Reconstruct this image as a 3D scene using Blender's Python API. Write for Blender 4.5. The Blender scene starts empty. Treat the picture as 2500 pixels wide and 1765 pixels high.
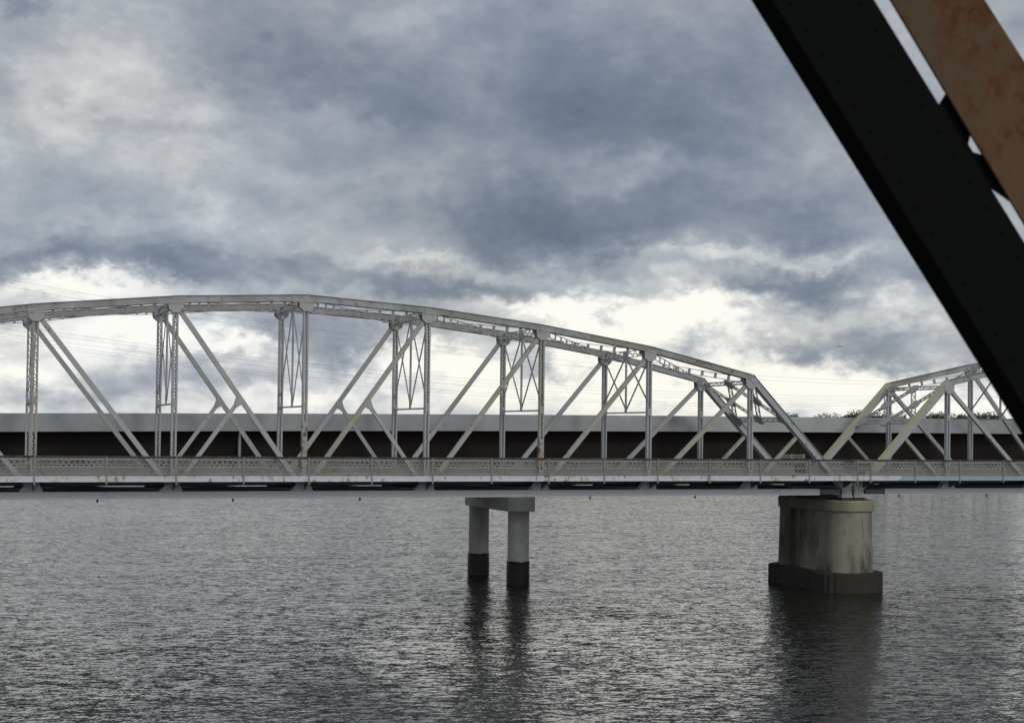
import bpy, math, random
from mathutils import Vector, Matrix
random.seed(7)
scene = bpy.context.scene
C = scene.collection
R = math.radians

# ------------------------------------------------------------------ camera
HC = 11.8                      # camera height above the water
PITCH, ROLL, FPX = 0.02359, 0.01206, 3452.57
TH = 0.37355                   # bearing of the bridges
OX, OY = -29.064, 86.07        # near truss, panel point 0
cd = bpy.data.cameras.new('camera'); cam = bpy.data.objects.new('camera', cd); C.objects.link(cam)
cam.matrix_world = Matrix.Translation((0, 0, HC)) @ Matrix.Rotation(math.pi/2 + PITCH, 4, 'X') @ Matrix.Rotation(ROLL, 4, 'Z')
cd.sensor_width = 36; cd.lens = FPX/2500*36
cd.shift_y = (971.76-882.5)/2500
cd.clip_start = 0.1; cd.clip_end = 20000
cd.dof.use_dof = True; cd.dof.focus_distance = 100; cd.dof.aperture_fstop = 2.8
scene.camera = cam

# ------------------------------------------------------------------ exposure
scene.view_settings.view_transform = 'Standard'; scene.view_settings.look = 'None'
scene.view_settings.exposure = 0; scene.view_settings.gamma = 1; scene.view_settings.use_curve_mapping = False

# ------------------------------------------------------------------ node helper
class NT:
    def __init__(s, tree): s.t = tree; s.n = tree.nodes; s.l = tree.links
    def node(s, typ, **kw):
        n = s.n.new(typ)
        for k, v in kw.items(): setattr(n, k, v)
        return n
    def put(s, sock, v):
        if isinstance(v, bpy.types.NodeSocket): s.l.new(v, sock)
        else: sock.default_value = v
    def m(s, op, a, b=None, c=None, clamp=False):
        n = s.node('ShaderNodeMath', operation=op, use_clamp=clamp); s.put(n.inputs[0], a)
        if b is not None: s.put(n.inputs[1], b)
        if c is not None: s.put(n.inputs[2], c)
        return n.outputs[0]
    def v(s, op, a, b=None, out=0):
        n = s.node('ShaderNodeVectorMath', operation=op); s.put(n.inputs[0], a)
        if b is not None: s.put(n.inputs[1], b)
        return n.outputs[out]
    def xyz(s, x, y, z):
        n = s.node('ShaderNodeCombineXYZ')
        for i, q in enumerate((x, y, z)): s.put(n.inputs[i], q)
        return n.outputs[0]
    def sep(s, a):
        n = s.node('ShaderNodeSeparateXYZ'); s.put(n.inputs[0], a); return n.outputs
    def noise(s, vec, scale, detail=4, rough=.55, dist=0, color=False):
        n = s.node('ShaderNodeTexNoise'); s.put(n.inputs['Vector'], vec)
        n.inputs['Scale'].default_value = scale; n.inputs['Detail'].default_value = detail
        n.inputs['Roughness'].default_value = rough; n.inputs['Distortion'].default_value = dist
        return n.outputs[1] if color else n.outputs[0]
    def mapr(s, v, a, b, c=0., d=1., smooth=False):
        n = s.node('ShaderNodeMapRange'); n.clamp = True
        if smooth: n.interpolation_type = 'SMOOTHSTEP'
        s.put(n.inputs[0], v)
        for i, q in enumerate((a, b, c, d)): s.put(n.inputs[i+1], q)
        return n.outputs[0]
    def mix(s, f, a, b):
        n = s.node('ShaderNodeMix', data_type='RGBA'); s.put(n.inputs[0], f)
        s.put(n.inputs[6], a); s.put(n.inputs[7], b); return n.outputs[2]
    def ramp(s, f, stops, interp='LINEAR'):
        n = s.node('ShaderNodeValToRGB'); s.put(n.inputs[0], f); cr = n.color_ramp; cr.interpolation = interp
        while len(cr.elements) < len(stops): cr.elements.new(.5)
        for e, (p, c) in zip(cr.elements, stops): e.position = p; e.color = (*c, 1)
        return n.outputs[0]

# ------------------------------------------------------------------ sky
SUN_EL, SUN_AZ = R(38), R(140)          # azimuth clockwise from +Y: behind the camera, to its right
w = bpy.data.worlds.new('World'); scene.world = w; w.use_nodes = True
def build_sky(tree):
    tree.nodes.clear(); n = NT(tree)
    tc = n.node('ShaderNodeTexCoord'); d = tc.outputs['Generated']
    X, Y, Z = n.sep(d)
    az = n.m('ARCTAN2', X, Y); el = n.m('ARCSINE', Z)
    # cloud-deck plane: clouds flatten towards the horizon
    zz = n.m('ADD', n.m('MAXIMUM', Z, 0.0), 0.075)
    plane = n.xyz(n.m('DIVIDE', X, zz), n.m('DIVIDE', Y, zz), 0.)
    ang = n.xyz(az, n.m('MULTIPLY', el, 1.5), 0.)
    # billow warp of the placement coordinates
    wv = n.v('MULTIPLY', n.v('SUBTRACT', n.noise(ang, 9, 6, .62, color=True), (.5, .5, .5)), (.17, .085, 0))
    q = n.v('ADD', n.xyz(az, el, 0.), wv)
    wv2 = n.v('MULTIPLY', n.v('SUBTRACT', n.noise(ang, 38, 5, .65, color=True), (.5, .5, .5)), (.060, .036, 0))
    q = n.v('ADD', q, wv2)
    qe = n.sep(q)[1]
    # general deck: bright slot near the horizon, heavy cloud above
    D = n.mapr(qe, R(.8), R(6.9), .25, .55, True)
    B = SKY_BLOBS
    for (px, py, sx, sy, amp) in B:
        a0 = math.atan((px-1250)/FPX); e0 = (1053-py+.012*(px-1250))/FPX
        t = n.v('MULTIPLY', n.v('SUBTRACT', q, (a0, e0, 0)), (FPX/sx, FPX/sy, 0))
        g = n.m('EXPONENT', n.m('MULTIPLY', n.v('DOT_PRODUCT', t, t, 1), -1.))
        D = n.m('MULTIPLY_ADD', g, amp, D)
    soft = n.m('SUBTRACT', n.noise(plane, .55, 5, .55), .5)
    mid = n.m('SUBTRACT', n.noise(ang, 8.5, 9, .60, .15), .5)
    fine = n.m('SUBTRACT', n.noise(n.xyz(az, n.m('MULTIPLY', el, 2.2), 3.), 26, 8, .6, .2), .5)
    # rounded billows: bright rims and dark bellies
    bil = n.m('ABSOLUTE', n.m('SUBTRACT', n.noise(n.v('ADD', ang, (3., 8., 1.)), 11, 6, .55, .25), .5))
    bil2 = n.m('ABSOLUTE', n.m('SUBTRACT', n.noise(n.v('ADD', ang, (7., 2., 5.)), 30, 5, .6, .2), .5))
    D = n.m('MULTIPLY_ADD', soft, .25, D)
    D = n.m('MULTIPLY_ADD', mid, .62, D)
    D = n.m('MULTIPLY_ADD', n.m('SUBTRACT', bil, .08), .50, D)
    D = n.m('MULTIPLY_ADD', n.m('SUBTRACT', bil2, .08), .20, D)
    D = n.m('MULTIPLY_ADD', n.m('SUBTRACT', D, .47), 1.14, .455)
    # fine structure is strongest where the deck is torn near the horizon
    fa = n.mapr(el, R(3), R(9), .50, .16)
    D = n.m('MULTIPLY_ADD', fine, fa, D)
    col = n.ramp(D, [(0.0, (1.02, .985, .89)), (.14, (.87, .855, .795)), (.28, (.62, .635, .625)), (.42, (.43, .455, .475)),
                     (.58, (.305, .335, .375)), (.76, (.205, .24, .29)), (1.0, (.13, .16, .205))])
    # warm-grey / blue-grey drift
    tint = n.noise(ang, 4, 3, .5)
    col = n.mix(n.mapr(tint, .4, .6, 0, .34), col, n.v('MULTIPLY', col, (.90, .98, 1.16)))
    col = n.mix(n.mapr(el, R(6), R(16), 0, .45), col, n.v('MULTIPLY', col, (.98, .98, 1.05)))
    # open, brighter overcast behind the camera and overhead
    back = n.mapr(Y, .35, -.35, 0, 1, True)
    plain = n.ramp(n.noise(plane, .8, 5, .5), [(.3, (.50, .54, .60)), (.7, (.82, .86, .90))])
    low = n.mapr(el, R(2), R(40), 1.45, .75); plain = n.v('MULTIPLY', plain, n.xyz(low, low, low))
    high = n.ramp(n.noise(plane, .9, 4, .5), [(.3, (.12, .14, .17)), (.7, (.26, .29, .33))])
    col = n.mix(n.mapr(el, R(14), R(30), 0, 1, True), col, high)
    col = n.mix(back, col, plain)
    sk = n.node('ShaderNodeTexSky', sky_type='NISHITA'); sk.sun_disc = False
    sk.sun_elevation = SUN_EL; sk.sun_rotation = SUN_AZ
    bg = n.node('ShaderNodeBackground'); n.put(bg.inputs[0], col); bg.inputs[1].default_value = .97
    bs = n.node('ShaderNodeBackground'); n.l.new(sk.outputs[0], bs.inputs[0]); bs.inputs[1].default_value = .003
    add = n.node('ShaderNodeAddShader'); n.l.new(bg.outputs[0], add.inputs[0]); n.l.new(bs.outputs[0], add.inputs[1])
    out = n.node('ShaderNodeOutputWorld'); n.l.new(add.outputs[0], out.inputs[0])
# photo-measured cloud masses: direction (as measured), spread, amount (+ heavier cloud, - thinner)
SKY_BLOBS = [
    (1480, 280, 330, 190, .26), (1750, 300, 300, 140, .10), (1330, 570, 240, 80, .34), (1200, 480, 200, 70, .12), (1960, 560, 150, 60, .16), (1720, 500, 300, 60, .16),
    (350, 400, 480, 190, -.07), (450, 672, 260, 30, .16), (850, 705, 240, 34, .22), (1200, 715, 180, 32, .26), (130, 655, 160, 22, .12), (720, 160, 240, 90, .18), (960, 250, 200, 80, .16),
    (260, 200, 230, 150, -.13), (30, 70, 55, 60, .22), (330, 310, 300, 26, .06), (800, 300, 250, 36, -.06), (330, 560, 320, 46, -.13), (60, 330, 120, 80, -.10), (520, 480, 250, 50, .04),
    (1500, 410, 150, 50, -.14), (1820, 400, 200, 40, -.06), (1050, 60, 140, 40, -.08),
    (1020, 640, 220, 26, -.16), (1330, 675, 300, 26, -.16), (1720, 620, 280, 30, -.22), (2100, 640, 140, 40, -.20),
    (1980, 700, 220, 34, .26), (1520, 790, 36, 42, .40), (1350, 800, 70, 24, .18), (1780, 715, 110, 22, .18),
    (1380, 755, 190, 44, -.46), (1640, 790, 200, 70, -.46), (180, 725, 260, 30, -.32), (2280, 760, 120, 60, -.20),
    (330, 805, 230, 44, -.36), (590, 835, 120, 26, -.34), (1090, 890, 160, 34, -.36), (1450, 840, 140, 50, -.34), (1600, 900, 200, 50, -.22),
    (450, 930, 240, 46, .22), (730, 790, 130, 34, .20), (880, 850, 140, 40, .24), (1320, 890, 110, 36, .26), (1900, 855, 300, 36, .27), (2150, 840, 180, 40, .12), (60, 940, 90, 30, .16),
    (2050, 960, 480, 50, -.30), (760, 965, 200, 30, -.18), (60, 880, 100, 40, -.20), (1450, 950, 200, 30, -.22),
]
build_sky(w.node_tree)

# ------------------------------------------------------------------ sun (veiled)
sl = bpy.data.lights.new('sun', 'SUN'); sl.energy = .9; sl.angle = R(14); sl.color = (1, .95, .86)
so = bpy.data.objects.new('sun', sl); C.objects.link(so)
sd = Vector((math.sin(SUN_AZ)*math.cos(SUN_EL), math.cos(SUN_AZ)*math.cos(SUN_EL), math.sin(SUN_EL)))
so.rotation_euler = sd.to_track_quat('Z', 'Y').to_euler()

# ------------------------------------------------------------------ mesh helpers
class MB:
    def __init__(s): s.v = []; s.f = []
    def hexa(s, c):
        b = len(s.v); s.v += [tuple(p) for p in c]
        s.f += [(b, b+3, b+2, b+1), (b+4, b+5, b+6, b+7), (b, b+1, b+5, b+4), (b+1, b+2, b+6, b+5), (b+2, b+3, b+7, b+6), (b+3, b, b+4, b+7)]
    def box(s, x0, x1, y0, y1, z0, z1):
        s.hexa([(x0, y0, z0), (x1, y0, z0), (x1, y1, z0), (x0, y1, z0), (x0, y0, z1), (x1, y0, z1), (x1, y1, z1), (x0, y1, z1)])
    def beam(s, p, q, wd, h, up=(0, 0, 1)):          # wd across, h along 'up'
        p = Vector(p); q = Vector(q); a = (q-p).normalized(); u = Vector(up)
        sd_ = a.cross(u).normalized(); u = sd_.cross(a).normalized()
        A = sd_*wd/2; B = u*h/2
        s.hexa([p-A-B, p+A-B, p+A+B, p-A+B, q-A-B, q+A-B, q+A+B, q-A+B])
    def prism(s, pts, n):                            # planar polygon extruded by vector n
        b = len(s.v); k = len(pts); n = Vector(n)
        s.v += [tuple(Vector(p)) for p in pts] + [tuple(Vector(p)+n) for p in pts]
        s.f.append(tuple(range(b+k-1, b-1, -1))); s.f.append(tuple(range(b+k, b+2*k)))
        for i in range(k):
            j = (i+1) % k; s.f.append((b+i, b+j, b+k+j, b+k+i))
    def laced(s, p, q, depth, e, rail=.06, t=.05, pitch=.4, bar=.04, normal=None, battens=0, bw=.1):
        p = Vector(p); q = Vector(q); a = (q-p).normalized(); e = Vector(e); e = (e-a*e.dot(a)).normalized(); nn = a.cross(e)
        L = (q-p).length; o = e*(depth/2-rail/2)
        s.beam(p+o, q+o, t, rail, e); s.beam(p-o, q-o, t, rail, e)
        o = e*(depth/2-rail)
        if battens:
            k = max(1, round(L/battens))
            for i in range(k):
                m = p+a*(i+.5)*L/k
                s.beam(m-o, m+o, t*.5, bw, a)
        else:
            k = max(2, round(L/pitch))
            for i in range(k):
                u = p+a*i*L/k; v = p+a*(i+1)*L/k; sg = 1 if i % 2 else -1
                s.beam(u+o*sg, v-o*sg, t*.4, bar, nn.cross((v-o*sg)-(u+o*sg)))
    def tube(s, pts, r, k=6):
        pts = [Vector(p) for p in pts]; b = len(s.v)
        for i, p in enumerate(pts):
            a = (pts[min(i+1, len(pts)-1)]-pts[max(i-1, 0)]).normalized()
            x = a.cross(Vector((0, 0, 1)) if abs(a.z) < .9 else Vector((1, 0, 0))).normalized(); y = a.cross(x)
            rr = r[i] if isinstance(r, (list, tuple)) else r
            for j in range(k):
                t = 2*math.pi*j/k; s.v.append(tuple(p+x*math.cos(t)*rr+y*math.sin(t)*rr))
        for i in range(len(pts)-1):
            for j in range(k):
                j2 = (j+1) % k; s.f.append((b+i*k+j, b+i*k+j2, b+(i+1)*k+j2, b+(i+1)*k+j))
        s.f.append(tuple(b+j for j in range(k-1, -1, -1))); s.f.append(tuple(b+(len(pts)-1)*k+j for j in range(k)))
    def mesh(s, name, mat, smooth=False):
        me = bpy.data.meshes.new(name); me.from_pydata(s.v, [], s.f); me.update()
        import bmesh
        bm = bmesh.new(); bm.from_mesh(me); bmesh.ops.recalc_face_normals(bm, faces=bm.faces); bm.to_mesh(me); bm.free()
        if smooth:
            for p in me.polygons: p.use_smooth = True
        me.materials.append(mat); return me
    def build(s, name, mat, parent=None, smooth=False):
        o = bpy.data.objects.new(name, s.mesh(name, mat, smooth)); C.objects.link(o); o.parent = parent; return o
def put(name, me, parent, loc=(0, 0, 0)):
    o = bpy.data.objects.new(name, me); C.objects.link(o); o.parent = parent; o.location = loc; return o
def tag(o, label=None, cat=None, group=None, kind=None):
    for k, v in (('label', label), ('category', cat), ('group', group), ('kind', kind)):
        if v: o[k] = v
    return o
def empty(name, loc, rz=0):
    o = bpy.data.objects.new(name, None); C.objects.link(o); o.location = loc; o.rotation_euler = (0, 0, rz); o.empty_display_size = .5; return o
def copy_tree(o, parent=None):
    c = o.copy(); C.objects.link(c)
    if parent: c.parent = parent
    for ch in list(o.children): copy_tree(ch, c)
    return c
U = Vector((math.cos(TH), math.sin(TH), 0)); V = Vector((-math.sin(TH), math.cos(TH), 0)); O = Vector((OX, OY, 0))
P = 8.35; W = 7.48
def at(n, d, z): return O + U*n*P + V*d + Vector((0, 0, z))

# ------------------------------------------------------------------ materials
def principled(name, rough=.6, metallic=0, spec=.5):
    m = bpy.data.materials.new(name); m.use_nodes = True; n = NT(m.node_tree); b = m.node_tree.nodes['Principled BSDF']
    b.inputs['Roughness'].default_value = rough; b.inputs['Metallic'].default_value = metallic
    b.inputs['Specular IOR Level'].default_value = spec
    return m, n, b
def steel(name, base, stain=.45, rust=.62, stain_col=(.34, .33, .26), rust_col=(.17, .085, .045), streak=False, rough=.55, spec=.5, ts=1.):
    """painted steel: faded paint, yellow-brown grime patches, rust where the paint has gone"""
    m, n, b = principled(name, rough, spec=spec)
    tc = n.v('MULTIPLY', n.node('ShaderNodeTexCoord').outputs['Object'], (ts, ts, ts))
    big = n.noise(tc, .35, 4, .6); med = n.noise(n.v('ADD', tc, (31, 7, 3)), 1.6, 6, .65); fin = n.noise(tc, 9, 5, .7)
    col = n.mix(n.mapr(fin, .3, .7), (*[c*.90 for c in base], 1), (*[c*1.08 for c in base], 1))
    g = n.mapr(n.m('ADD', n.m('MULTIPLY', big, .6), n.m('MULTIPLY', med, .4)), stain, stain+.14)
    col = n.mix(n.m('MULTIPLY', g, .75), col, (*stain_col, 1))
    rv = n.m('ADD', n.m('MULTIPLY', med, .55), n.m('MULTIPLY', n.noise(n.v('ADD', tc, (5, 50, 9)), 3.5, 8, .72), .45))
    if streak:
        st = n.noise(n.v('MULTIPLY', tc, (5, 5, .25)), 1.5, 5, .7); rv = n.m('ADD', n.m('MULTIPLY', rv, .66), n.m('MULTIPLY', st, .34))
    r = n.mapr(rv, rust, rust+.07)
    rc = n.mix(n.mapr(fin, .35, .65), (*rust_col, 1), (*[c*.5 for c in rust_col], 1))
    col = n.mix(r, col, rc); n.put(b.inputs['Base Color'], col)
    n.put(b.inputs['Roughness'], n.mapr(r, 0, 1, rough, .9))
    bp = n.node('ShaderNodeBump'); bp.inputs['Strength'].default_value = .25; bp.inputs['Distance'].default_value = .01
    n.put(bp.inputs['Height'], fin); n.put(b.inputs['Normal'], bp.outputs[0])
    return m
G = (.345, .352, .366)
M = {}
M['steel'] = steel('pale grey paint', G, .48, .572)
M['chord'] = steel('weathered chord paint', G, .405, .565, (.21, .20, .165))
M['cover'] = steel('dark grimy cover plate', (.16, .165, .165), .45, .6, (.12, .12, .10))
M['tan'] = steel('yellowed grey paint', (.34, .34, .32), .43, .575, (.28, .268, .185), (.15, .09, .05))
M['yellow'] = steel('yellow lichen stained paint', (.44, .42, .30), .35, .60, (.46, .42, .23), (.24, .12, .055))
M['rusty'] = steel('rust eaten paint', (.34, .33, .31), .40, .50, (.26, .22, .17))
M['under'] = steel('underside steel with painted shade', (.07, .075, .082), .55, .62, (.05, .05, .05))  # shade on the far lower chord painted in; floor parts share it
M['rail'] = steel('railing paint with rust', (.25, .25, .235), .44, .56, (.18, .17, .135))
M['kerb'] = steel('grimy kerb', (.20, .20, .185), .5, .6, (.14, .135, .11))
M['toprail'] = steel('rusted brown hand rail', (.055, .050, .048), .45, .5, (.04, .036, .033), (.06, .035, .025))
M['fascia'] = steel('white fascia paint with rust streaks', (.53, .54, .57), .52, .53, (.42, .40, .33), (.15, .085, .05), streak=True)
M['fasciablue'] = steel('faded blue and grey fascia paint', (.26, .35, .40), .50, .60, (.36, .38, .34), streak=True)
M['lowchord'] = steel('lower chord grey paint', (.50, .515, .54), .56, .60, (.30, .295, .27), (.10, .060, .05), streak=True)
M['asphalt'] = steel('worn road deck', (.22, .22, .21), .5, .7, (.16, .155, .14))
M['weather'] = steel('weathering steel', (.026, .0205, .0175), .48, .8, (.017, .0138, .012), (.012, .008, .007), rough=.85, spec=.15)
M['galv'] = steel('galvanised pipe', (.38, .40, .40), .6, .7)
M['black'] = steel('black steel', (.03, .03, .032), .5, .8, (.02, .02, .02))

def concrete(name, base, dark, streaks=.5, scale=1., board=False, rough=.85, greens=None, lo=.45, hi=.75):
    m, n, b = principled(name, rough, spec=.3)
    tc = n.node('ShaderNodeTexCoord').outputs['Object']
    fin = n.noise(tc, 7*scale, 8, .7); med = n.noise(tc, 1.1*scale, 5, .6)
    col = n.mix(n.mapr(med, .3, .7), (*[c*.86 for c in base], 1), (*[c*1.1 for c in base], 1))
    col = n.mix(n.mapr(fin, .25, .75, 0, .35), col, (*[c*.6 for c in base], 1))
    st = n.noise(n.v('MULTIPLY', tc, (1.2, 1.2, .36)), .50*scale, 8, .62, .15)
    thin = n.noise(n.v('MULTIPLY', tc, (3., 3., .16)), 1.3*scale, 6, .7, .3)
    s_ = n.m('MULTIPLY', n.m('MAXIMUM', n.mapr(st, lo, hi), n.mapr(thin, .62, .72, 0, .8)), streaks)
    col = n.mix(s_, col, (*dark, 1))
    if greens:
        gz = n.noise(n.v('MULTIPLY', n.v('ADD', tc, (9, 4, 2)), (1, 1, .22)), .9, 5, .6)
        col = n.mix(n.mapr(gz, .48, .66, 0, .6), col, (*greens, 1))
    n.put(b.inputs['Base Color'], col)
    bp = n.node('ShaderNodeBump'); bp.inputs['Strength'].default_value = .5; bp.inputs['Distance'].default_value = .02
    n.put(bp.inputs['Height'], fin); n.put(b.inputs['Normal'], bp.outputs[0])
    return m
M['parapet'] = concrete('parapet concrete', (.42, .43, .44), (.30, .31, .31), .35, .6)
M['pierconc'] = concrete('old ochre pier concrete', (.255, .238, .190), (.033, .030, .023), .88, .8, greens=(.20, .19, .12), lo=.44, hi=.60)  # dark patches stand for stains plus the deck's shadow, painted into the colour
M['coping'] = concrete('mossy coping concrete', (.27, .25, .19), (.06, .05, .03), .7, 1.2, greens=(.23, .20, .10))
M['footing'] = concrete('wet dark footing', (.038, .033, .028), (.02, .019, .017), .8, 1.5)
M['column'] = concrete('grey column concrete', (.47, .47, .43), (.20, .20, .165), .7, 1.1)
M['splash'] = concrete('black tide band', (.013, .011, .010), (.006, .006, .005), .7, 1.5, rough=.5)
M['capc'] = concrete('pier cap concrete', (.48, .485, .47), (.17, .17, .165), .6, .7)

def water_mat():
    m, n, b = principled('river water', .065); b.inputs['IOR'].default_value = 1.333
    b.inputs['Base Color'].default_value = (.016, .017, .012, 1)
    pos = n.node('ShaderNodeNewGeometry').outputs['Position']
    # wind-driven ripples: crests roughly along X, drifting a little
    rot = n.node('ShaderNodeVectorRotate', rotation_type='Z_AXIS'); n.put(rot.inputs['Vector'], pos); rot.inputs['Angle'].default_value = R(-7)
    p = rot.outputs[0]
    # each facet's slope is taken straight from noise, so ripples keep glinting however far away they are
    def slope(sc, det, rough, st, off):
        c = n.noise(n.v('MULTIPLY', n.v('ADD', p, off), st), sc, det, rough, .4, color=True)
        return n.v('SUBTRACT', c, (.5, .5, .5))
    s1 = slope(.45, 2, .5, (.5, 1.4, 1), (0, 0, 0)); s2 = slope(2.8, 3, .6, (.5, 1.3, 1), (40, 9, 0)); s3 = slope(8.0, 2, .6, (.7, 1.3, 1), (13, 5, 0))
    patch = n.noise(n.v('MULTIPLY', p, (.5, 1.6, 1)), .018, 4, .55, .5)
    patch2 = n.noise(n.v('MULTIPLY', n.v('ADD', p, (77, 31, 0)), (.4, 1.9, 1)), .07, 3, .6, .4)
    gain = n.m('ADD', n.mapr(patch, .36, .66, .78, 1.12), n.mapr(patch2, .32, .68, -.14, .20))
    tot = n.v('ADD', n.v('MULTIPLY', s1, (WAVE[0],)*3), n.v('ADD', n.v('MULTIPLY', s2, (WAVE[1],)*3), n.v('MULTIPLY', s3, (WAVE[2],)*3)))
    sx, sy, _ = n.sep(tot)
    # wind ripples are asymmetric: gentle backs, steep faces on the near side
    ny = n.m('SMOOTH_MIN', n.m('MULTIPLY', sy, gain), .060, .05)
    nrm = n.v('NORMALIZE', n.xyz(n.m('MULTIPLY', n.m('MULTIPLY', sx, gain), .6), ny, 1.))
    n.put(b.inputs['Normal'], nrm)
    return m
WAVE = (.25, 1.3, 1.15)
M['water'] = water_mat()

# ------------------------------------------------------------------ water and far shore
b = MB(); b.v = [(-6000, -400, 0), (6000, -400, 0), (6000, 7000, 0), (-6000, 7000, 0)]; b.f = [(0, 1, 2, 3)]
tag(b.build('water', M['water']), kind='structure')
mg, ng, bg_ = principled('shore grass', .95)
tcg = ng.node('ShaderNodeNewGeometry').outputs['Position']
ng.put(bg_.inputs['Base Color'], ng.mix(ng.noise(tcg, .05, 5, .6), (.035, .045, .018, 1), (.07, .075, .035, 1)))
b = MB(); nx = 60; random.seed(3)
for i in range(nx+1):
    x = -1500+i*3600/nx; y = 640+ 30*math.sin(i*.35)+18*math.sin(i*.9)+x*.05
    for dy, z in ((0, -.5), (5, 1.2), (22, 4.0), (60, 5.5), (4500, 8.)): b.v.append((x, y+dy, z))
for i in range(nx):
    for j in range(4): b.f.append((i*5+j, (i+1)*5+j, (i+1)*5+j+1, i*5+j+1))
tag(b.build('shore', mg), kind='structure')

# ------------------------------------------------------------------ truss span
ZB = HC-4.49                      # world height of the lower chord's underside
TOP = {0: 13.25, 1: 12.80, 2: 11.94, 3: 10.72, 4: 8.93}
def top(n): return TOP[abs(n-2)]
def nd(n, y, z): return (n*P, y, z)
span = empty('truss_span', (OX, OY, ZB), TH)
tag(span, 'long pale grey arched truss span from the left edge to the ochre pier', 'bridge', 'steel truss spans of the road bridge')

def plate_gusset(mb, x, ztop, y, kind):
    for sgn in (-1, 1):
        yy = y+sgn*.232-.008
        if kind == 'top': pts = [(x-.50, yy, ztop-.34), (x+.50, yy, ztop-.34), (x+.46, yy, ztop-.86), (x+.19, yy, ztop-1.10), (x-.19, yy, ztop-1.10), (x-.46, yy, ztop-.86)]
        else: pts = [(x-.85, yy, .44), (x+.62, yy, .44), (x+.34, yy, 1.02), (x-.34, yy, 1.02)]
        mb.prism(pts, (0, .016, 0))
    if kind == 'top': mb.box(x-.9, x+.9, y-.26, y+.26, ztop-.56, ztop-.515) if abs(x/P-2) < 1.5 else mb.box(x-.5, x+.5, y-.26, y+.26, ztop-.59, ztop-.54)
lace_cache = {}
def post_mesh(ztop, mat):
    key = (round(ztop, 2), mat)
    if key in lace_cache: return lace_cache[key]
    mb = MB(); z0 = .44; z1 = ztop-.45
    for sx in (-1, 1):
        mb.box(sx*.165-.012, sx*.165+.012, -.14, .14, z0, z1)
        for sy in (-1, 1): mb.box(min(sx*.152, sx*.064), max(sx*.152, sx*.064), sy*.14-.008, sy*.14+.008, z0, z1)
    k = round((z1-z0)/.22)
    for sy in (-1, 1):
        for i in range(k):
            a = z0+(z1-z0)*i/k; c = z0+(z1-z0)*(i+1)/k; s = 1 if i % 2 else -1
            mb.beam((-s*.08, sy*.155, a), (s*.08, sy*.155, c), .036, .010, (0, 1, 0))
    # solid tie plates where the sway strut meets the post, and at the foot
    for sy in (-1, 1):
        mb.box(-.15, .15, sy*.166-.005, sy*.166+.005, 5.75, 6.25) if z1 > 7 else None
        mb.box(-.15, .15, sy*.166-.005, sy*.166+.005, z0, 1.9)
    lace_cache[key] = mb.mesh('post', M[mat]); return lace_cache[key]

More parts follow.
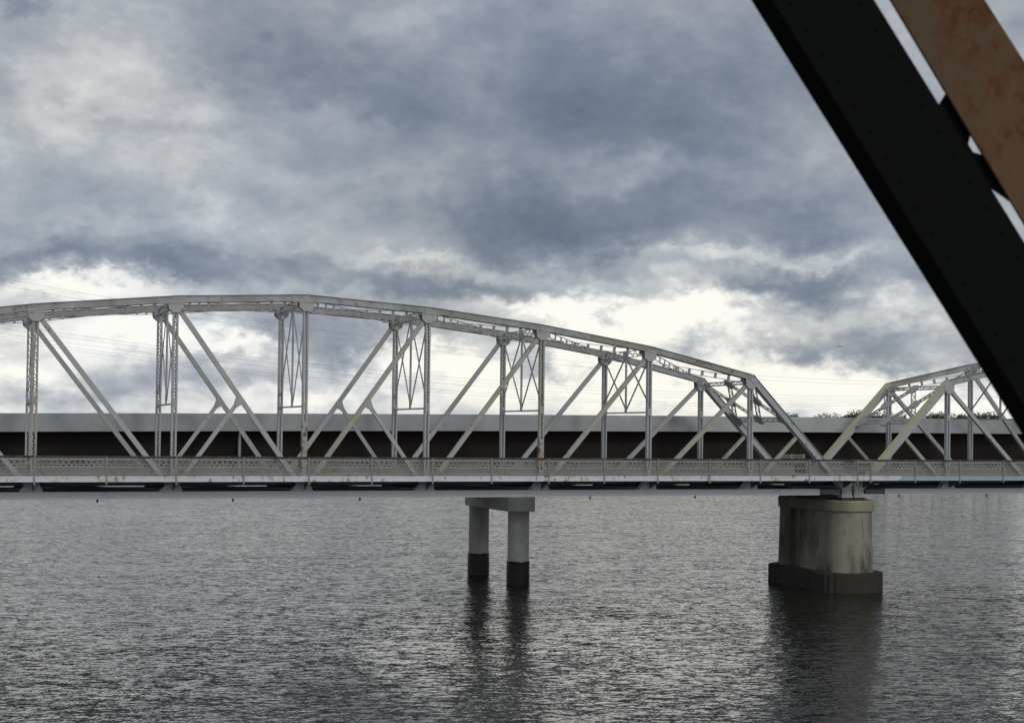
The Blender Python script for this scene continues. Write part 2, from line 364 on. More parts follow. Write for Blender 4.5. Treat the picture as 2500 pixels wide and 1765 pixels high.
for side, Y in (('near', 0.0), ('far', W)):
    # upper chord: two webs, cover plate with a lip, working points at every panel
    mb = MB(); cv = MB()
    for n in range(-2, 6):
        a = Vector(nd(n, Y, top(n)-.25)); c = Vector(nd(n+1, Y, top(n+1)-.25))
        for sy in (-1, 1): mb.beam(a+Vector((0, sy*.19, 0)), c+Vector((0, sy*.19, 0)), .03, .44)
        mb.beam(a-Vector((0, 0, .16)), c-Vector((0, 0, .16)), .34, .02)
        for sy in (-1, 1):   # bottom angle leg proud of the web
            mb.beam(a+Vector((0, sy*.235, -.19)), c+Vector((0, sy*.235, -.19)), .06, .02)
        cv.beam(a+Vector((0, 0, .232)), c+Vector((0, 0, .232)), .54, .025)
        # splice plates
        m = a+(c-a)*.28
        e = (c-a).normalized()*.5
        for sy in (-1, 1): mb.beam(m-e+Vector((0, sy*.212, .02)), m+e+Vector((0, sy*.212, .02)), .014, .34)
        mm = c
        for sy in (-1, 1): mb.box(mm.x-.24, mm.x+.24, Y+sy*.213-.007, Y+sy*.213+.007, mm.z-.2, mm.z+.2)
    ch = mb.build('top_chord', M['chord'], span)
    cv.build('cover_plate', M['cover'], ch)
    # end posts
    for n0, n1 in ((6, 7), (-2, -3)):
        mb = MB(); cv = MB(); a = Vector(nd(n0, Y, top(n0)-.25)); c = Vector(nd(n1, Y, .30))
        up = Vector((0, 1, 0)).cross(c-a).normalized()
        if up.z < 0: up = -up
        for sy in (-1, 1):
            mb.beam(a-(c-a).normalized()*.12+Vector((0, sy*.195, 0)), c+Vector((0, sy*.195, 0)), .03, .455, up)
            mb.beam(a-up*.21+Vector((0, sy*.245, 0)), c-up*.21+Vector((0, sy*.245, 0)), .06, .02, up)
        mb.beam(a-up*.17, c-up*.17, .36, .02, up)
        cv.beam(a+up*.242-(c-a).normalized()*.05, c+up*.242, .58, .025, up)
        ep = mb.build('end_post', M['steel'], span)
        cvo = cv.build('cover_plate', M['yellow'] if n0 < 0 else M['tan'], ep)
        if n0 < 0: tag(cvo, 'yellow stained top plate')
        # sub-strut from the middle of the end post
        mid = (a+c)/2; mb = MB(); mb.beam(mid-up*.2, nd(n0, Y, .5), .22, .26, (1, 0, 0)); mb.build('sub_strut', M['tan'], span)
    # lower chord
    mb = MB()
    x0, x1 = -3*P+2.4, 7*P-2.4
    mb.box(x0, x1, Y-.19, Y-.15, 0, .46); mb.box(x0, x1, Y+.15, Y+.19, 0, .46)
    mb.box(x0, x1, Y-.149, Y+.149, .43, .455); mb.box(x0, x1, Y-.149, Y+.149, .005, .03)
    mb.box(x0, x1, Y-.235, Y-.192, .0, .022); mb.box(x0, x1, Y-.235, Y-.192, .44, .462)
    for n in range(-2, 7): mb.box(n*P-1.35, n*P+.95, Y-.208, Y-.192, .03, .43)
    for n in range(-2, 7):
        for o in (2.2, 4.4): mb.box(n*P+o-.05, n*P+o+.05, Y-.20, Y-.192, .025, .435)
    mb.build('bottom_chord', M['lowchord'] if Y == 0 else M['under'], span)  # far chord lies in shadow, painted in with the dark steel
    for xa, xb in ((x1-.02, 7*P-.6), (-3*P+.6, x0+.02)):
        mb = MB(); mb.box(xa, xb, Y-.14, Y+.14, .05, .42); mb.build('eyebar', M['under'], span)
    # verticals
    for n in range(-2, 7):
        mat = 'tan' if (n in (0, 4) and Y == 0) else 'steel'
        vp = put('vertical_post', post_mesh(top(n), mat), span, (n*P, Y, 0))
        if Y == 0 and n in (2, 4):      # rust-eaten lower third
            rb = MB()
            for sy in (-1, 1): rb.box(-.172, .172, sy*.172-.004, sy*.172+.004, 2.7 if n == 4 else 1.95, 5.0 if n == 2 else 4.1)
            for sx in (-1, 1): rb.box(sx*.178-.004, sx*.178+.004, -.14, .14, 1.95, 5.0 if n == 2 else 4.1)
            tag(rb.build('rust_plate', M['rusty'], vp), 'heavily rusted plating low on the post')
    # diagonals
    for n in range(-2, 7):
        if n == 2: continue
        t = n+1 if n < 2 else n-1
        mb = MB(); a = Vector(nd(n, Y, top(n)-.55)); c = Vector(nd(t, Y, .5))
        a += (c-a).normalized()*.35
        for sy in (-1, 1): mb.beam(a+Vector((0, sy*.11, 0)), c+Vector((0, sy*.11, 0)), .022, .30)
        mb.beam(a, c, .20, .018)
        mb.build('diagonal', M['tan'] if (Y == 0 and n in (3, 4, 5, 6)) else M['steel'], span)
    for (n, t, f) in ((1, 2, 1), (3, 2, 3)):
        a = Vector(nd(n, Y, top(n)-.45)); c = Vector(nd(t, Y, .4)); m = (a+c)/2
        mb = MB(); e = Vector(nd(f, Y, .5))-m
        for sy in (-1, 1): mb.beam(m+Vector((0, sy*.09, 0)), m+e+Vector((0, sy*.09, 0)), .022, .25)
        mb.beam(m, m+e, .16, .018)
        q = e.normalized(); r_ = (c-a).normalized(); yy = Y-.135
        for sy in (-1, 1):
            yy = Y+sy*.13
            pts = [m-r_*.36, m+r_*.36, m+q*.55+r_*.13, m+q*.55-r_*.13]
            mb.prism([(p_.x, yy, p_.z) for p_ in pts], (0, .012, 0))
        mb.build('sub_strut', M['steel'], span)
    for n in range(-2, 7):
        mb = MB(); plate_gusset(mb, n*P, top(n), Y, 'top')
        mb.build('gusset_plate', M['steel'], span)
        mb = MB(); plate_gusset(mb, n*P, 0, Y, 'bot')
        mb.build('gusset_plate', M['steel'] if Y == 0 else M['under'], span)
    # bearing shoes
    for n, s in ((7, 1), (-3, -1)):
        mb = MB(); x = n*P
        for sy in (-1, 1):
            mb.prism([(x-.75, Y+sy*.25, 1.05), (x+.75, Y+sy*.25, 1.05), (x+.33, Y+sy*.25, .62), (x+.45, Y+sy*.25, -.12), (x-.45, Y+sy*.25, -.12), (x-.40, Y+sy*.25, .62)], (0, .03, 0))
        mb.box(x-.48, x+.48, Y-.32, Y+.34, -.20, -.12)
        for k in (-.3, -.05, .2): mb.box(x+k, x+k+.05, Y-.31, Y-.256, -.12, .5)
        sh = mb.build('bearing', M['steel'], span)
        mb = MB(); mb.box(x-.62, x+.62, Y-.45, Y+.45, -.36, -.30)
        for k in range(5): mb.tube([(x-.4+k*.2, Y-.38, -.25), (x-.4+k*.2, Y+.38, -.25)], .052, 8)
        mb.build('roller_nest', M['black'], sh)

# sway frames, top struts, laterals
for n in range(-1, 6):
    zt = top(n)
    mb = MB()
    mb.laced((n*P, .2, zt-.42), (n*P, W-.2, zt-.42), .50, (0, 0, 1), .05, .10, .42, .035)
    zc, zb = zt-.65, 5.97
    mb.beam((n*P, .15, zb), (n*P, W-.15, zb), .12, .11)
    mb.beam((n*P, W/2, zc), (n*P, W/2, zb-.03), .11, .15, (0, 1, 0))
    for s in (0, 1):
        y0 = .2 if s == 0 else W-.2; yc = W/2 + (-.06 if s == 0 else .06)
        mb.beam((n*P+.035, y0, zc-.35), (n*P+.035, yc, zb+.25), .05, .135, (0, 1, 0))
        mb.beam((n*P-.035, yc, zc), (n*P-.035, y0, zb+.85), .05, .135, (0, 1, 0))
    mb.box(n*P-.03, n*P+.03, W/2-.16, W/2+.16, zb+.06, zb+.5)
    mb.box(n*P-.075, n*P-.06, W/2-.45, W/2+.45, zc-.1, zc+.46)
    mb.build('sway_frame', M['steel'], span)
for n in range(-2, 6):
    a0, a1 = Vector(nd(n, .25, top(n)-.48)), Vector(nd(n+1, W-.25, top(n+1)-.48))
    b0, b1 = Vector(nd(n, W-.25, top(n)-.48)), Vector(nd(n+1, .25, top(n+1)-.48))
    mb = MB(); mb.laced(a0, a1, .42, (0, 0, 1), .05, .06, battens=.93, bw=.21); mb.build('lateral_brace', M['steel'], span)
    mb = MB(); mb.laced(b0, b1, .42, (0, 0, 1), .05, .06, battens=.96, bw=.21); mb.build('lateral_brace', M['steel'], span)
# portals in the plane of the end posts
for n0, n1 in ((6, 7), (-2, -3)):
    hip = Vector(nd(n0, 0, top(n0)-.25)); ft = Vector(nd(n1, 0, .30))
    ax = ft-hip; k = (hip.z-5.62)/(hip.z-ft.z)
    def pp(s, t, off=.0):      # s 0 far .. 1 near ; t 0 bottom .. 1 top
        p = hip+ax*(k*(1-t)+.03*t); return Vector((p.x, W*(1-s), p.z))
    e = ax.normalized(); nrm = e.cross(Vector((0, 1, 0))).normalized()
    mb = MB()
    def lm(p, q, dp=.42):
        d = (q-p).normalized(); mb.laced(p, q, dp, nrm.cross(d), .055, .10, .42, .045)
    lm(pp(.03, .97), pp(.97, .97), .36); lm(pp(.03, .0), pp(.97, .0), .40)
    lm(pp(.03, .0), pp(.5, .95)); lm(pp(.5, 0), pp(.03, .95)); lm(pp(.5, 0), pp(.97, .95)); lm(pp(.97, 0), pp(.5, .95))
    pf = mb.build('portal_frame', M['steel'], span)
    for (s, t) in ((.25, .49), (.75, .49), (.5, .0), (.5, .95)):
        g = MB(); c = pp(s, t); a = Vector((0, -1, 0)); q = -e
        pts = [c+a*x*.50+q*y*.42 for x, y in ((-1, .35), (-.6, 1), (.6, 1), (1, .35), (1, -.35), (.6, -1), (-.6, -1), (-1, -.35))]
        g.prism([p-nrm*.06 for p in pts], nrm*.12); g.build('gusset_plate', M['steel'], pf)
    for s, sg in ((.02, -1), (.98, 1)):
        g = MB(); c = pp(s, 0); a = Vector((0, sg, 0)); q = -e
        pts = [c-a*0+q*.2, c+a*.0+q*.9, c+a*.9+q*.2, c+a*1.0-q*.18, c-q*.7]
        g.prism([p-nrm*.03 for p in pts], nrm*.06); g.build('gusset_plate', M['steel'], pf)

# floor system
for n in range(-3, 8):
    mb = MB(); x = n*P if -3 < n < 7 else n*P-(.35 if n > 0 else -.35)
    mb.box(x-.012, x+.012, .25, W-.25, .50, 1.20); mb.box(x-.14, x+.14, .25, W-.25, .48, .50); mb.box(x-.14, x+.14, .25, W-.25, 1.20, 1.22)
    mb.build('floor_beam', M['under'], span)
    mb = MB(); mb.prism([(x-.02, -.24, .52), (x-.02, -.24, 1.20), (x-.02, -1.46, 1.20), (x-.02, -1.46, 1.02)], (.04, 0, 0))
    mb.box(x-.09, x+.09, -1.46, -.24, 1.201, 1.215)
    mb.build('walkway_bracket', M['under'], span)
for y in (.9, 2.3, 3.74, 5.2, 6.6):
    mb = MB(); mb.box(-3*P, 7*P, y-.01, y+.01, .86, 1.22); mb.box(-3*P, 7*P, y-.08, y+.08, .84, .86); mb.build('stringer', M['under'], span)
mb = MB(); mb.box(-3*P-.4, 7*P+.55, .22, W-.22, 1.23, 1.42); mb.build('deck', M['asphalt'], span)
mb = MB(); mb.box(-3*P-.4, 7*P+.55, -1.46, -.24, 1.36, 1.44); mb.build('walkway', M['asphalt'], span)
xs = -3*P-.45; xe = 7*P+.6
bl = -3*P+.35*P; bl2 = -3*P+2.4*P
mb = MB(); mb.box(xs, bl-.001, -1.50, -1.465, 1.12, 1.49); mb.build('fascia', M['fascia'], span)
mb = MB(); mb.box(bl2+.001, xe, -1.50, -1.465, 1.12, 1.49); mb.box(bl2+.001, xe, -1.55, -1.502, 1.12, 1.135); mb.build('fascia', M['fascia'], span)
mb = MB(); mb.box(bl, bl2, -1.50, -1.465, 1.12, 1.49); mb.box(bl, bl2, -1.55, -1.502, 1.12, 1.135)
tag(mb.build('fascia', M['fasciablue'], span), 'faded blue and grey stretch of fascia')
mb = MB(); mb.box(-3*P-.4, 7*P+.55, W+.25, W+.29, .9, 1.49); mb.build('fascia', M['under'], span)

# lattice railings: one panel per half truss panel, mesh shared
def lattice_mesh(L, z0, z1, name, top_h=0, pitch=.26, bar=.026, mat='rail'):
    mb = MB(); H = z1-z0; k = int(round(L/pitch)); dx = L/k
    for i in range(-int(H/dx)-2, k+1):
        for s in (1, -1):
            xa, xb = i*dx, i*dx+H*1.0
            za, zb_ = z0, z1
            ca, cb = max(xa, 0), min(xb, L)
            if cb-ca < .05: continue
            z_a = z0+(ca-xa)/(xb-xa)*H; z_b = z0+(cb-xa)/(xb-xa)*H
            if s < 0: ca, cb = L-ca, L-cb
            mb.beam((ca, s*.006, z_a), (cb, s*.006, z_b), .010, bar, (0, 0, 1))
    mb.box(0, L, -.025, .025, z0-.03, z0+.03)
    mb.box(0, L, -.022, .022, z1-.02, z1+.02)
    return mb.mesh(name, M[mat])
HL = P/2
lat_out = lattice_mesh(HL, 1.62, 2.58, 'railing_panel')
lat_in = lattice_mesh(HL, 1.60, 2.42, 'guard_panel', pitch=.36, bar=.040)
rp = MB(); rp.box(-.045, .045, -.05, .0, .95, 2.66); rp.box(-.10, -.085, -.03, .02, 1.5, 2.60); rp.box(.085, .10, -.03, .02, 1.5, 2.60); rpm = rp.mesh('railing_post', M['rail'])
for i in range(20):
    x = -3*P+i*HL
    put('railing_panel', lat_out, span, (x, -1.49, 0))
    put('guard_panel', lat_in, span, (x, .33, 0))
    put('guard_panel', lat_in, span, (x, W-.33, 0))
    put('railing_post', rpm, span, (x+(.12 if i == 0 else 0), -1.50, 0))
put('railing_post', rpm, span, (7*P+.05, -1.50, 0))
mb = MB(); mb.box(-3*P-.5, 7*P+.62, -1.545, -1.435, 2.60, 2.71); mb.box(-3*P-.5, 7*P+.62, -1.52, -1.47, 2.56, 2.598); mb.build('hand_rail', M['toprail'], span)
mb = MB(); mb.box(-3*P-.5, 7*P+.62, -1.56, -1.50, 1.555, 1.60); mb.build('bottom_rail', M['rail'], span)
for y in (.33, W-.33):
    mb = MB(); mb.box(-3*P, 7*P, y-.05, y+.05, 2.44, 2.52); mb.box(-3*P, 7*P, y-.04, y+.04, 1.96, 2.02); mb.build('guard_rail', M['steel'], span)
# kerbs
for y in (.45, W-.45):
    mb = MB(); mb.box(-3*P, 7*P, y-.1, y+.1, 1.422, 1.62 if y < 1 else 1.86); mb.build('kerb', M['kerb'], span)
for n in range(-3, 7):
    for ya, yb in ((.3, W-.3), (W-.3, .3)):
        mb = MB(); mb.beam((n*P+.4, ya, .70+(.02 if ya < 1 else -.12)), (n*P+P-.4, yb, .70+(.02 if ya < 1 else -.12)), .12, .12); mb.build('lower_lateral', M['under'], span)
# drain stubs at mid-panel
for n in range(-3, 7):
    mb = MB(); mb.tube([(n*P+P*.455, -.02, .02), (n*P+P*.455, -.02, -.20)], .065, 10); mb.build('drain_pipe', M['black'], span)
# loose wire hanging at the upper chord
mb = MB(); mb.tube([(5.42*P, -.24, 9.55), (5.46*P, -.3, 9.83), (5.50*P, -.27, 9.6), (5.56*P, -.32, 9.72), (5.60*P, -.26, 9.48)], .018, 5); mb.build('loose_wire', M['black'], span)
# white barrier boards and a thin sign post by the far end
mb = MB()
for xa, xb in ((6.86, 7.02), (7.035, 7.16)):
    mb.box(xa*P, xb*P, W+.10, W+.13, 2.80, 2.90); mb.box(xa*P, xb*P, W+.10, W+.13, 2.62, 2.72); mb.box(xb*P-.2, xb*P, W+.07, W+.10, 2.58, 2.94)
mb.box(7.03*P-.03, 7.03*P+.03, W+.1, W+.16, 1.42, 2.95); mb.build('barrier_board', M['kerb'], span)
mb = MB(); mb.tube([(6.62*P, -.9, 1.44), (6.62*P, -.9, 3.25)], .035, 8); mb.build('marker_post', M['steel'], span)

span2 = copy_tree(span)
span2.location = Vector(span.location)+U*10.13*P
span2['label'] = 'grey truss span with yellow stained end posts rising right of the ochre pier'

# ------------------------------------------------------------------ old pier
def stadium(hw, y0, y1, nose, k=20):
    pts = []
    for i in range(k+1):
        t = math.pi+math.pi*i/k; pts.append((hw*math.cos(t), y0+nose+nose*math.sin(t)))
    for i in range(k+1):
        t = math.pi*i/k; pts.append((hw*math.cos(t), y1-nose+nose*math.sin(t)))
    return pts
def rings(mb, profs, cap=True):
    b0 = len(mb.v); k = len(profs[0][0])
    for pts, z in profs: mb.v += [(x, y, z) for x, y in pts]
    for r_ in range(len(profs)-1):
        for i in range(k):
            j = (i+1) % k; mb.f.append((b0+r_*k+i, b0+r_*k+j, b0+(r_+1)*k+j, b0+(r_+1)*k+i))
    mb.f.append(tuple(b0+(len(profs)-1)*k+i for i in range(k))); mb.f.append(tuple(b0+i for i in range(k-1, -1, -1)))
pl = O+U*(7.095*P); pier = empty('stone_pier', (pl.x, pl.y, 0), TH)
tag(pier, 'massive round-nosed ochre concrete pier with dark stains and painted deck shade carrying both truss spans', 'bridge pier')
mb = MB(); rings(mb, [(stadium(1.94, -.95, 8.7, 1.6), 1.35), (stadium(1.84, -.85, 8.6, 1.55), 6.02)]); mb.build('shaft', M['pierconc'], pier)
mb = MB(); rings(mb, [(stadium(1.88, -.90, 8.65, 1.58), 6.02), (stadium(1.96, -.98, 8.73, 1.62), 6.10), (stadium(1.98, -1.0, 8.75, 1.62), 6.78), (stadium(1.90, -.92, 8.67, 1.6), 6.90)]); mb.build('coping', M['coping'], pier)
# footing with vertical board ribs
mb = MB(); base = stadium(2.72, -1.45, 9.3, 2.1, 30)
def ribbed(pts, a):      # vertical sheet-pile boards
    out = []; cy = 3.8
    for i, (x, y) in enumerate(pts):
        k = 1+a*(1 if i % 2 else -1); out.append((x*k, y))
    return out
def densify(pts, m):
    out = []
    for i in range(len(pts)):
        a = pts[i]; c = pts[(i+1) % len(pts)]; L = math.dist(a, c); s = max(1, int(L/m))
        for j in range(s): out.append((a[0]+(c[0]-a[0])*j/s, a[1]+(c[1]-a[1])*j/s))
    return out
fp = densify(base, .22)
random.seed(5); off = [random.uniform(-.02, .02) for _ in fp]
def jig(pts, add): return [(x*(1+o/2+add), y) for (x, y), o in zip(pts, off)]
b0 = len(mb.v); k = len(fp)
topz = [1.38+random.uniform(-.05, .05) for _ in fp]
ring = [[(x, y, -.6) for x, y in ribbed(jig(fp, 0), .014)], [(x, y, 1.15) for x, y in ribbed(jig(fp, 0), .014)],
        [(x, y, z) for (x, y), z in zip(ribbed(jig(fp, 0), .014), topz)], [(x*.93, y*.98+.05, 1.46) for x, y in fp]]
for r_ in ring: mb.v += r_
for r_ in range(3):
    for i in range(k): j = (i+1) % k; mb.f.append((b0+r_*k+i, b0+r_*k+j, b0+(r_+1)*k+j, b0+(r_+1)*k+i))
mb.f.append(tuple(b0+3*k+i for i in range(k)))
mb.build('footing', M['footing'], pier)
mb = MB(); mb.box(-.55, .9, -.35, .75, 6.902, 6.96); mb.box(-1.2, 1.3, 3.3, W+.6, 6.902, 7.12); mb.build('bearing_pad', M['black'], pier)
mb = MB(); mb.tube([(1.15, -.95, 1.4), (.75, -1.02, 3.0)], .035, 6); mb.build('bent_rod', M['rusty'], pier)

# ------------------------------------------------------------------ modern girder bridge
gb = empty('girder_bridge', (OX, OY, 0), TH)
tag(gb, 'modern highway bridge with plain concrete parapet over deep dark brown steel girders', 'bridge')
def zp(x): n = x/P; return HC+.85+.1286*n-.0055*n*n
def strip(mb, d0, d1, zl, zh, n0=-9, n1=26, step=1.0):
    n = n0; secs = []
    while n <= n1+1e-6: secs.append(n*P); n += step
    b0 = len(mb.v)
    for x in secs: mb.v += [(x, d0, zl(x)), (x, d1, zl(x)), (x, d1, zh(x)), (x, d0, zh(x))]
    for i in range(len(secs)-1):
        for j in range(4): a = b0+i*4+j; c = b0+i*4+(j+1) % 4; mb.f.append((a, c, c+4, a+4))
    mb.f.append((b0, b0+1, b0+2, b0+3)); e = b0+(len(secs)-1)*4; mb.f.append((e+3, e+2, e+1, e))
DB = 10.4
mb = MB(); strip(mb, DB, DB+.35, lambda x: zp(x)-.95, zp); mb.build('parapet', M['parapet'], gb)
mb = MB(); strip(mb, DB+9.65, DB+10, lambda x: zp(x)-.95, zp); mb.build('parapet', M['parapet'], gb)
mb = MB(); strip(mb, DB-.03, DB+10.03, lambda x: zp(x)-1.26, lambda x: zp(x)-.952); mb.build('deck_slab', M['parapet'], gb)
zg = lambda x: HC-4.12
for d in (DB+1.15, DB+5, DB+8.85):
    mb = MB(); strip(mb, d-.02, d+.02, lambda x: zg(x)+.05, lambda x: zp(x)-1.31)
    strip(mb, d-.28, d+.28, zg, lambda x: zg(x)+.048); strip(mb, d-.25, d+.25, lambda x: zp(x)-1.31+.002, lambda x: zp(x)-1.262)
    n = -8.9
    g = mb.build('plate_girder', M['weather'], gb)
for n in (-6, -4, -2, 0, 2, 6.5, 9, 11, 13):
    x = n*P; mb = MB()
    for da in (DB+1.2, DB+5.05):
        mb.beam((x, da, zg(x)+.3), (x, da+3.7, zp(x)-1.7), .1, .1); mb.beam((x, da, zp(x)-1.7), (x, da+3.7, zg(x)+.3), .1, .1); mb.beam((x, da, zg(x)+.25), (x, da+3.7, zg(x)+.25), .1, .1)
    mb.build('cross_frame', M['weather'], gb)
mb = MB(); mb.tube([(1.745*P, DB+.7, zp(0)-1.2), (1.745*P, DB+.7, HC-3.5)], .11, 10); mb.build('drain_pipe', M['galv'], gb)

pc = O+U*(4.33*P); mp = empty('column_pier', (pc.x, pc.y, 0), TH)
tag(mp, 'two round grey concrete columns with black tide bands under one cap beam', 'bridge pier')
mb = MB(); mb.box(-1.1, 1.15, DB-.1, DB+9.9, HC-6.15, HC-4.2); cp = mb.build('pier_cap', M['capc'], mp)
bv = cp.modifiers.new('bevel', 'BEVEL'); bv.width = .06; bv.segments = 2
mb = MB()
for d in (DB+1.15, DB+5, DB+8.85): mb.box(-.5, .5, d-.35, d+.35, HC-4.199, HC-4.122)
mb.build('bearing', M['black'], mp)
for d, ox in ((11.45, .22), (19.1, -.25)):
    mb = MB(); mb.tube([(ox, d, -1), (ox, d, HC-6.16)], .83, 48); cl = mb.build('column', M['column'], mp, False)
    for p_ in cl.data.polygons: p_.use_smooth = len(p_.vertices) == 4
    mb = MB()      # ragged tide band: edge height and thickness wander round the column
    k = 96; zs = [1.76+.025*math.sin(i*.26+d)+.02*math.sin(i*.61+d)+random.uniform(-.008, .008) for i in range(k)]
    def circ(r_): return [(ox+r_*math.cos(2*math.pi*i/k), d+r_*math.sin(2*math.pi*i/k)) for i in range(k)]
    for r_, zz in ((.893, [-1.5]*k), (.90, [.3]*k), (.89, [1.3]*k), (.885, zs), (.825, [z+.015 for z in zs])):
        mb.v += [(x*(1+0), y, z) for (x, y), z in zip(circ(r_+0), zz)]
    for q in range(4):
        for i in range(k): j = (i+1) % k; mb.f.append((q*k+i, q*k+j, (q+1)*k+j, (q+1)*k+i))
    sp = mb.build('tide_band', M['splash'], cl)
    for p_ in sp.data.polygons: p_.use_smooth = True
    mb = MB(); mb.tube([(ox, d, 3.62), (ox, d, 3.64)], .834, 48); mb.build('form_line', M['capc'], cl)

# ------------------------------------------------------------------ overhead power lines
def ray(x, y):
    a = x-1250; b_ = 971.76-y; c, s = math.cos(ROLL), math.sin(ROLL)
    u = a*c-b_*s; v = a*s+b_*c
    return Vector((u, FPX*math.cos(PITCH)-v*math.sin(PITCH), FPX*math.sin(PITCH)+v*math.cos(PITCH)))
def on_plane(x, y, d):           # measured direction met with a vertical plane parallel to the bridge
    r = ray(x, y); t = (O.dot(V)+d)/r.dot(V); p = r*t; return (p-O).dot(U), p.z+HC
def quad(ss, zz):
    # least squares parabola
    import numpy as np
    return [float(v) for v in np.polyfit(ss, zz, 2)]
CAB = [
    ('uppermost', 150, [(0, 680), (272, 727), (600, 778), (948, 832), (1454, 886), (1986, 925)]),
    ('second highest', 153, [(0, 696), (222, 736), (600, 794), (917, 842), (1454, 897), (1986, 934)]),
    ('third highest', 150, [(0, 792), (380, 842), (600, 872), (938, 910), (1425, 940), (2000, 968)]),
    ('fourth highest', 153, [(0, 800), (380, 850), (625, 884), (959, 918), (1425, 948), (2000, 974)]),
    ('third lowest', 156, [(0, 812), (352, 862), (625, 896), (1150, 940), (1650, 968), (2000, 980)]),
    ('second lowest', 150, [(0, 819), (352, 875), (625, 909), (1225, 962), (1650, 980), (2000, 987)]),
    ('lowest', 153, [(0, 826), (352, 882), (625, 915), (1225, 969), (1650, 987), (2000, 992)]),
]
mc, nc, bc = principled('aluminium cable', .6); bc.inputs['Base Color'].default_value = (.2, .205, .21, 1)
for nm, d, pts in CAB:
    sz = [on_plane(x, y, d) for x, y in pts]; qa, qb, qc = quad([s for s, _ in sz], [z for _, z in sz])
    s0, s1 = on_plane(-250, 700, d)[0], on_plane(2900, 980, d)[0]
    mb = MB(); mb.tube([tuple(O+U*s+V*d+Vector((0, 0, qa*s*s+qb*s+qc))) for s in [s0+(s1-s0)*i/60 for i in range(61)]], .015, 5)
    o = mb.build('power_line', mc)
    tag(o, 'thin grey power line sagging across the sky behind the truss, %s of the seven' % nm, 'power line', 'overhead power lines behind the bridges')

# ------------------------------------------------------------------ trees on the far shore
mt, nt_, bt = principled('tree leaves', .8, spec=.2)
tl = nt_.node('ShaderNodeTexCoord').outputs['Object']
nt_.put(bt.inputs['Base Color'], nt_.mix(nt_.mapr(nt_.noise(tl, .7, 4, .6), .35, .65), (.045, .058, .030, 1), (.095, .105, .055, 1)))
mk, nk, bk = principled('tree bark', .9); bk.inputs['Base Color'].default_value = (.07, .055, .04, 1)
def tree_meshes(seed, h, wd):
    random.seed(seed); t = MB()
    t.tube([(0, 0, -.5), (.1, 0, h*.35), (.3, .2, h*.8)], [.35, .25, .08], 8)
    clumps = []
    for i in range(9):
        a = random.uniform(0, 6.28); r = random.uniform(.3, 1)*wd*.36; z = h*random.uniform(.28, .86)
        c = Vector((math.cos(a)*r, math.sin(a)*r, z)); clumps.append((c, random.uniform(.16, .26)*wd))
        t.tube([(.1, 0, h*random.uniform(.25, .45)), tuple(c*.6+Vector((0, 0, h*.25))), tuple(c)], [.14, .09, .03], 5)
    clumps.append((Vector((random.uniform(-1, 1), 0, h*.86)), wd*.2))
    f = MB()
    for c, r in clumps:
        for _ in range(420):
            v = Vector((random.gauss(0, 1), random.gauss(0, 1), random.gauss(0, .75))).normalized()*r*random.uniform(.45, 1.08)
            p = c+v; q = Vector((random.gauss(0, 1), random.gauss(0, 1), random.gauss(0, 1))).normalized(); q2 = q.orthogonal().normalized()
            q3 = q.cross(q2); s = random.uniform(.18, .42); b0 = len(f.v)
            f.v += [tuple(p+q2*s), tuple(p+q3*s*.8), tuple(p-q2*s), tuple(p-q3*s*.7)]; f.f.append((b0, b0+1, b0+2, b0+3))
    return t.mesh('trunk', mk), f.mesh('crown', mt)
kinds = [tree_meshes(11, 19, 14), tree_meshes(12, 19, 18), tree_meshes(13, 19, 11), tree_meshes(14, 19, 16)]
TREES = [(1942, 1013, 0, .7), (1992, 1016, 2, .7), (2012, 1013, 3, .9), (2038, 1014, 1, .8), (2062, 1014, 2, .8), (2080, 1007, 1, 1.0), (2106, 1004, 3, 1.1),
         (2140, 1012, 0, .9), (2163, 1011, 1, .9), (2200, 1012, 3, .8), (2226, 1016, 2, .7), (2252, 1016, 3, .7), (2277, 1010, 0, .9), (2300, 1014, 1, .7),
         (2330, 1014, 3, .8), (2352, 1011, 2, .9), (2380, 1010, 1, .9), (2412, 1010, 0, 1.), (2440, 1016, 3, .9)]
words = ['first', 'second', 'third', 'fourth', 'fifth', 'sixth', 'seventh', 'eighth', 'ninth', 'tenth', 'eleventh', 'twelfth', 'thirteenth', 'fourteenth', 'fifteenth', 'sixteenth', 'seventeenth', 'eighteenth', 'nineteenth']
for i, (px, py, k, s) in enumerate(TREES):
    r = ray(px, py); dist = 700+random.uniform(-15, 25); r = r*(dist/r.y); zt = r.z+HC
    hh = zt-4.9; t = empty('leafy_tree', (r.x, r.y, 4.9), random.uniform(0, 6)); t.scale = (s*1.2, s*1.2, hh/18.2)
    put('trunk', kinds[k][0], t); put('crown', kinds[k][1], t)
    tag(t, 'dark green tree top on the far shore above the concrete parapet, %s from the left' % words[i], 'tree', 'trees on the far shore')

# ------------------------------------------------------------------ bird
r = ray(2051, 847); r = r*(260/r.y); mb = MB()
bx = Vector((r.x, r.y, r.z+HC))
def bp_(x, y, z): return tuple(bx+Vector((x, y, z)))
mb.tube([bp_(.05, -.28, -.02), bp_(.02, -.1, 0), bp_(0, .1, 0), bp_(-.02, .3, .02)], [.02, .075, .065, .02], 8)
for s in (-1, 1):
    mb.prism([bp_(0, -.1, .03), bp_(s*.32, -.12, .13), bp_(s*.66, .06, .05), bp_(s*.34, .08, .12), bp_(0, .1, .03)], (0, 0, .02))
tag(mb.build('bird', M['black']), 'small dark bird gliding in the bright sky right of the long truss', 'bird')

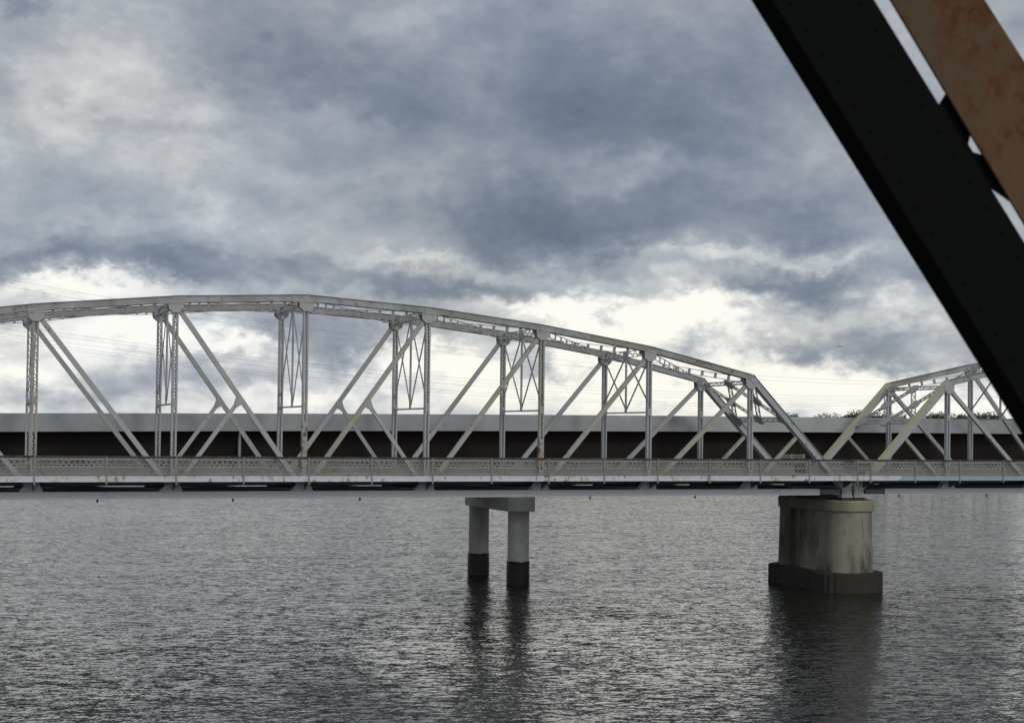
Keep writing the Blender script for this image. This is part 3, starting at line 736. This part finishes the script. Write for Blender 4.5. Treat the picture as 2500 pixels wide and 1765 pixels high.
# ------------------------------------------------------------------ diagonal of the railway bridge, close to the camera
mdk = steel('black green steel with shade painted in', (.0035, .0045, .0042), .5, .66, (.003, .0035, .003), (.005, .004, .003), rough=.9, spec=.10, ts=4.)  # the diagonal's shaded face is painted in as a near-black base
mrs = steel('brown rusted steel', (.108, .064, .035), .50, .49, (.070, .060, .040), (.125, .052, .024), rough=.9, spec=.2, ts=1.7)
DM = 6.2
VD = lambda p, d: p*(d/p.dot(V))
def pl_(x, y, d=DM): p = VD(ray(x, y), d); return Vector((p.x, p.y, p.z+HC))
rb = empty('railway_truss_diagonal', tuple(pl_(2700, 1300)))
tag(rb, 'close dark riveted steel diagonal with a rust brown member joined beside it, upper right', 'bridge beam')
base_ = Vector(rb.location)
def lp(x, y, d): return pl_(x, y, d)-base_
nv = V
def slab(name, e0, e1, d, th, mat, parent, y0=-700, y1=1900):
    # e0,e1: left and right edge lines (x at y=0, slope)
    mb = MB(); q = [lp(e0[0]+e0[1]*y0, y0, d), lp(e1[0]+e1[1]*y0, y0, d), lp(e1[0]+e1[1]*y1, y1, d), lp(e0[0]+e0[1]*y1, y1, d)]
    mb.prism(q, nv*th); return mb
EL, ER = (1886, .6215), (2134, .620)
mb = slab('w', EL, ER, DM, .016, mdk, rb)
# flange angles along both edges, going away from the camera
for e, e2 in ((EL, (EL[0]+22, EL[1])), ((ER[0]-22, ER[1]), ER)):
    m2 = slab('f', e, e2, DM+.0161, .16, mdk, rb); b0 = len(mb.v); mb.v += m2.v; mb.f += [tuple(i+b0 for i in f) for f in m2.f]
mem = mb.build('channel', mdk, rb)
BL, BR = (2176, .597), (2404, .640)
mb = slab('w', BL, BR, DM+.02, .016, mrs, rb)
m2 = slab('f', (BR[0]-40, BR[1]), BR, DM+.0361, .12, mrs, rb); b0 = len(mb.v); mb.v += m2.v; mb.f += [tuple(i+b0 for i in f) for f in m2.f]
tag(mb.build('channel', mrs, rb), 'rust brown member beside the black one')
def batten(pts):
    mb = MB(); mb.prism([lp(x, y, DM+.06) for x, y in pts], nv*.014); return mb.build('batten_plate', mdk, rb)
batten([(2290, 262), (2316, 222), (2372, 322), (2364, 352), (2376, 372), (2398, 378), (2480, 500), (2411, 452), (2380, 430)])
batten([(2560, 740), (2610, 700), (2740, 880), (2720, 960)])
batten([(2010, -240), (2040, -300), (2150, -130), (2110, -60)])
# rivets in two rows
random.seed(2)
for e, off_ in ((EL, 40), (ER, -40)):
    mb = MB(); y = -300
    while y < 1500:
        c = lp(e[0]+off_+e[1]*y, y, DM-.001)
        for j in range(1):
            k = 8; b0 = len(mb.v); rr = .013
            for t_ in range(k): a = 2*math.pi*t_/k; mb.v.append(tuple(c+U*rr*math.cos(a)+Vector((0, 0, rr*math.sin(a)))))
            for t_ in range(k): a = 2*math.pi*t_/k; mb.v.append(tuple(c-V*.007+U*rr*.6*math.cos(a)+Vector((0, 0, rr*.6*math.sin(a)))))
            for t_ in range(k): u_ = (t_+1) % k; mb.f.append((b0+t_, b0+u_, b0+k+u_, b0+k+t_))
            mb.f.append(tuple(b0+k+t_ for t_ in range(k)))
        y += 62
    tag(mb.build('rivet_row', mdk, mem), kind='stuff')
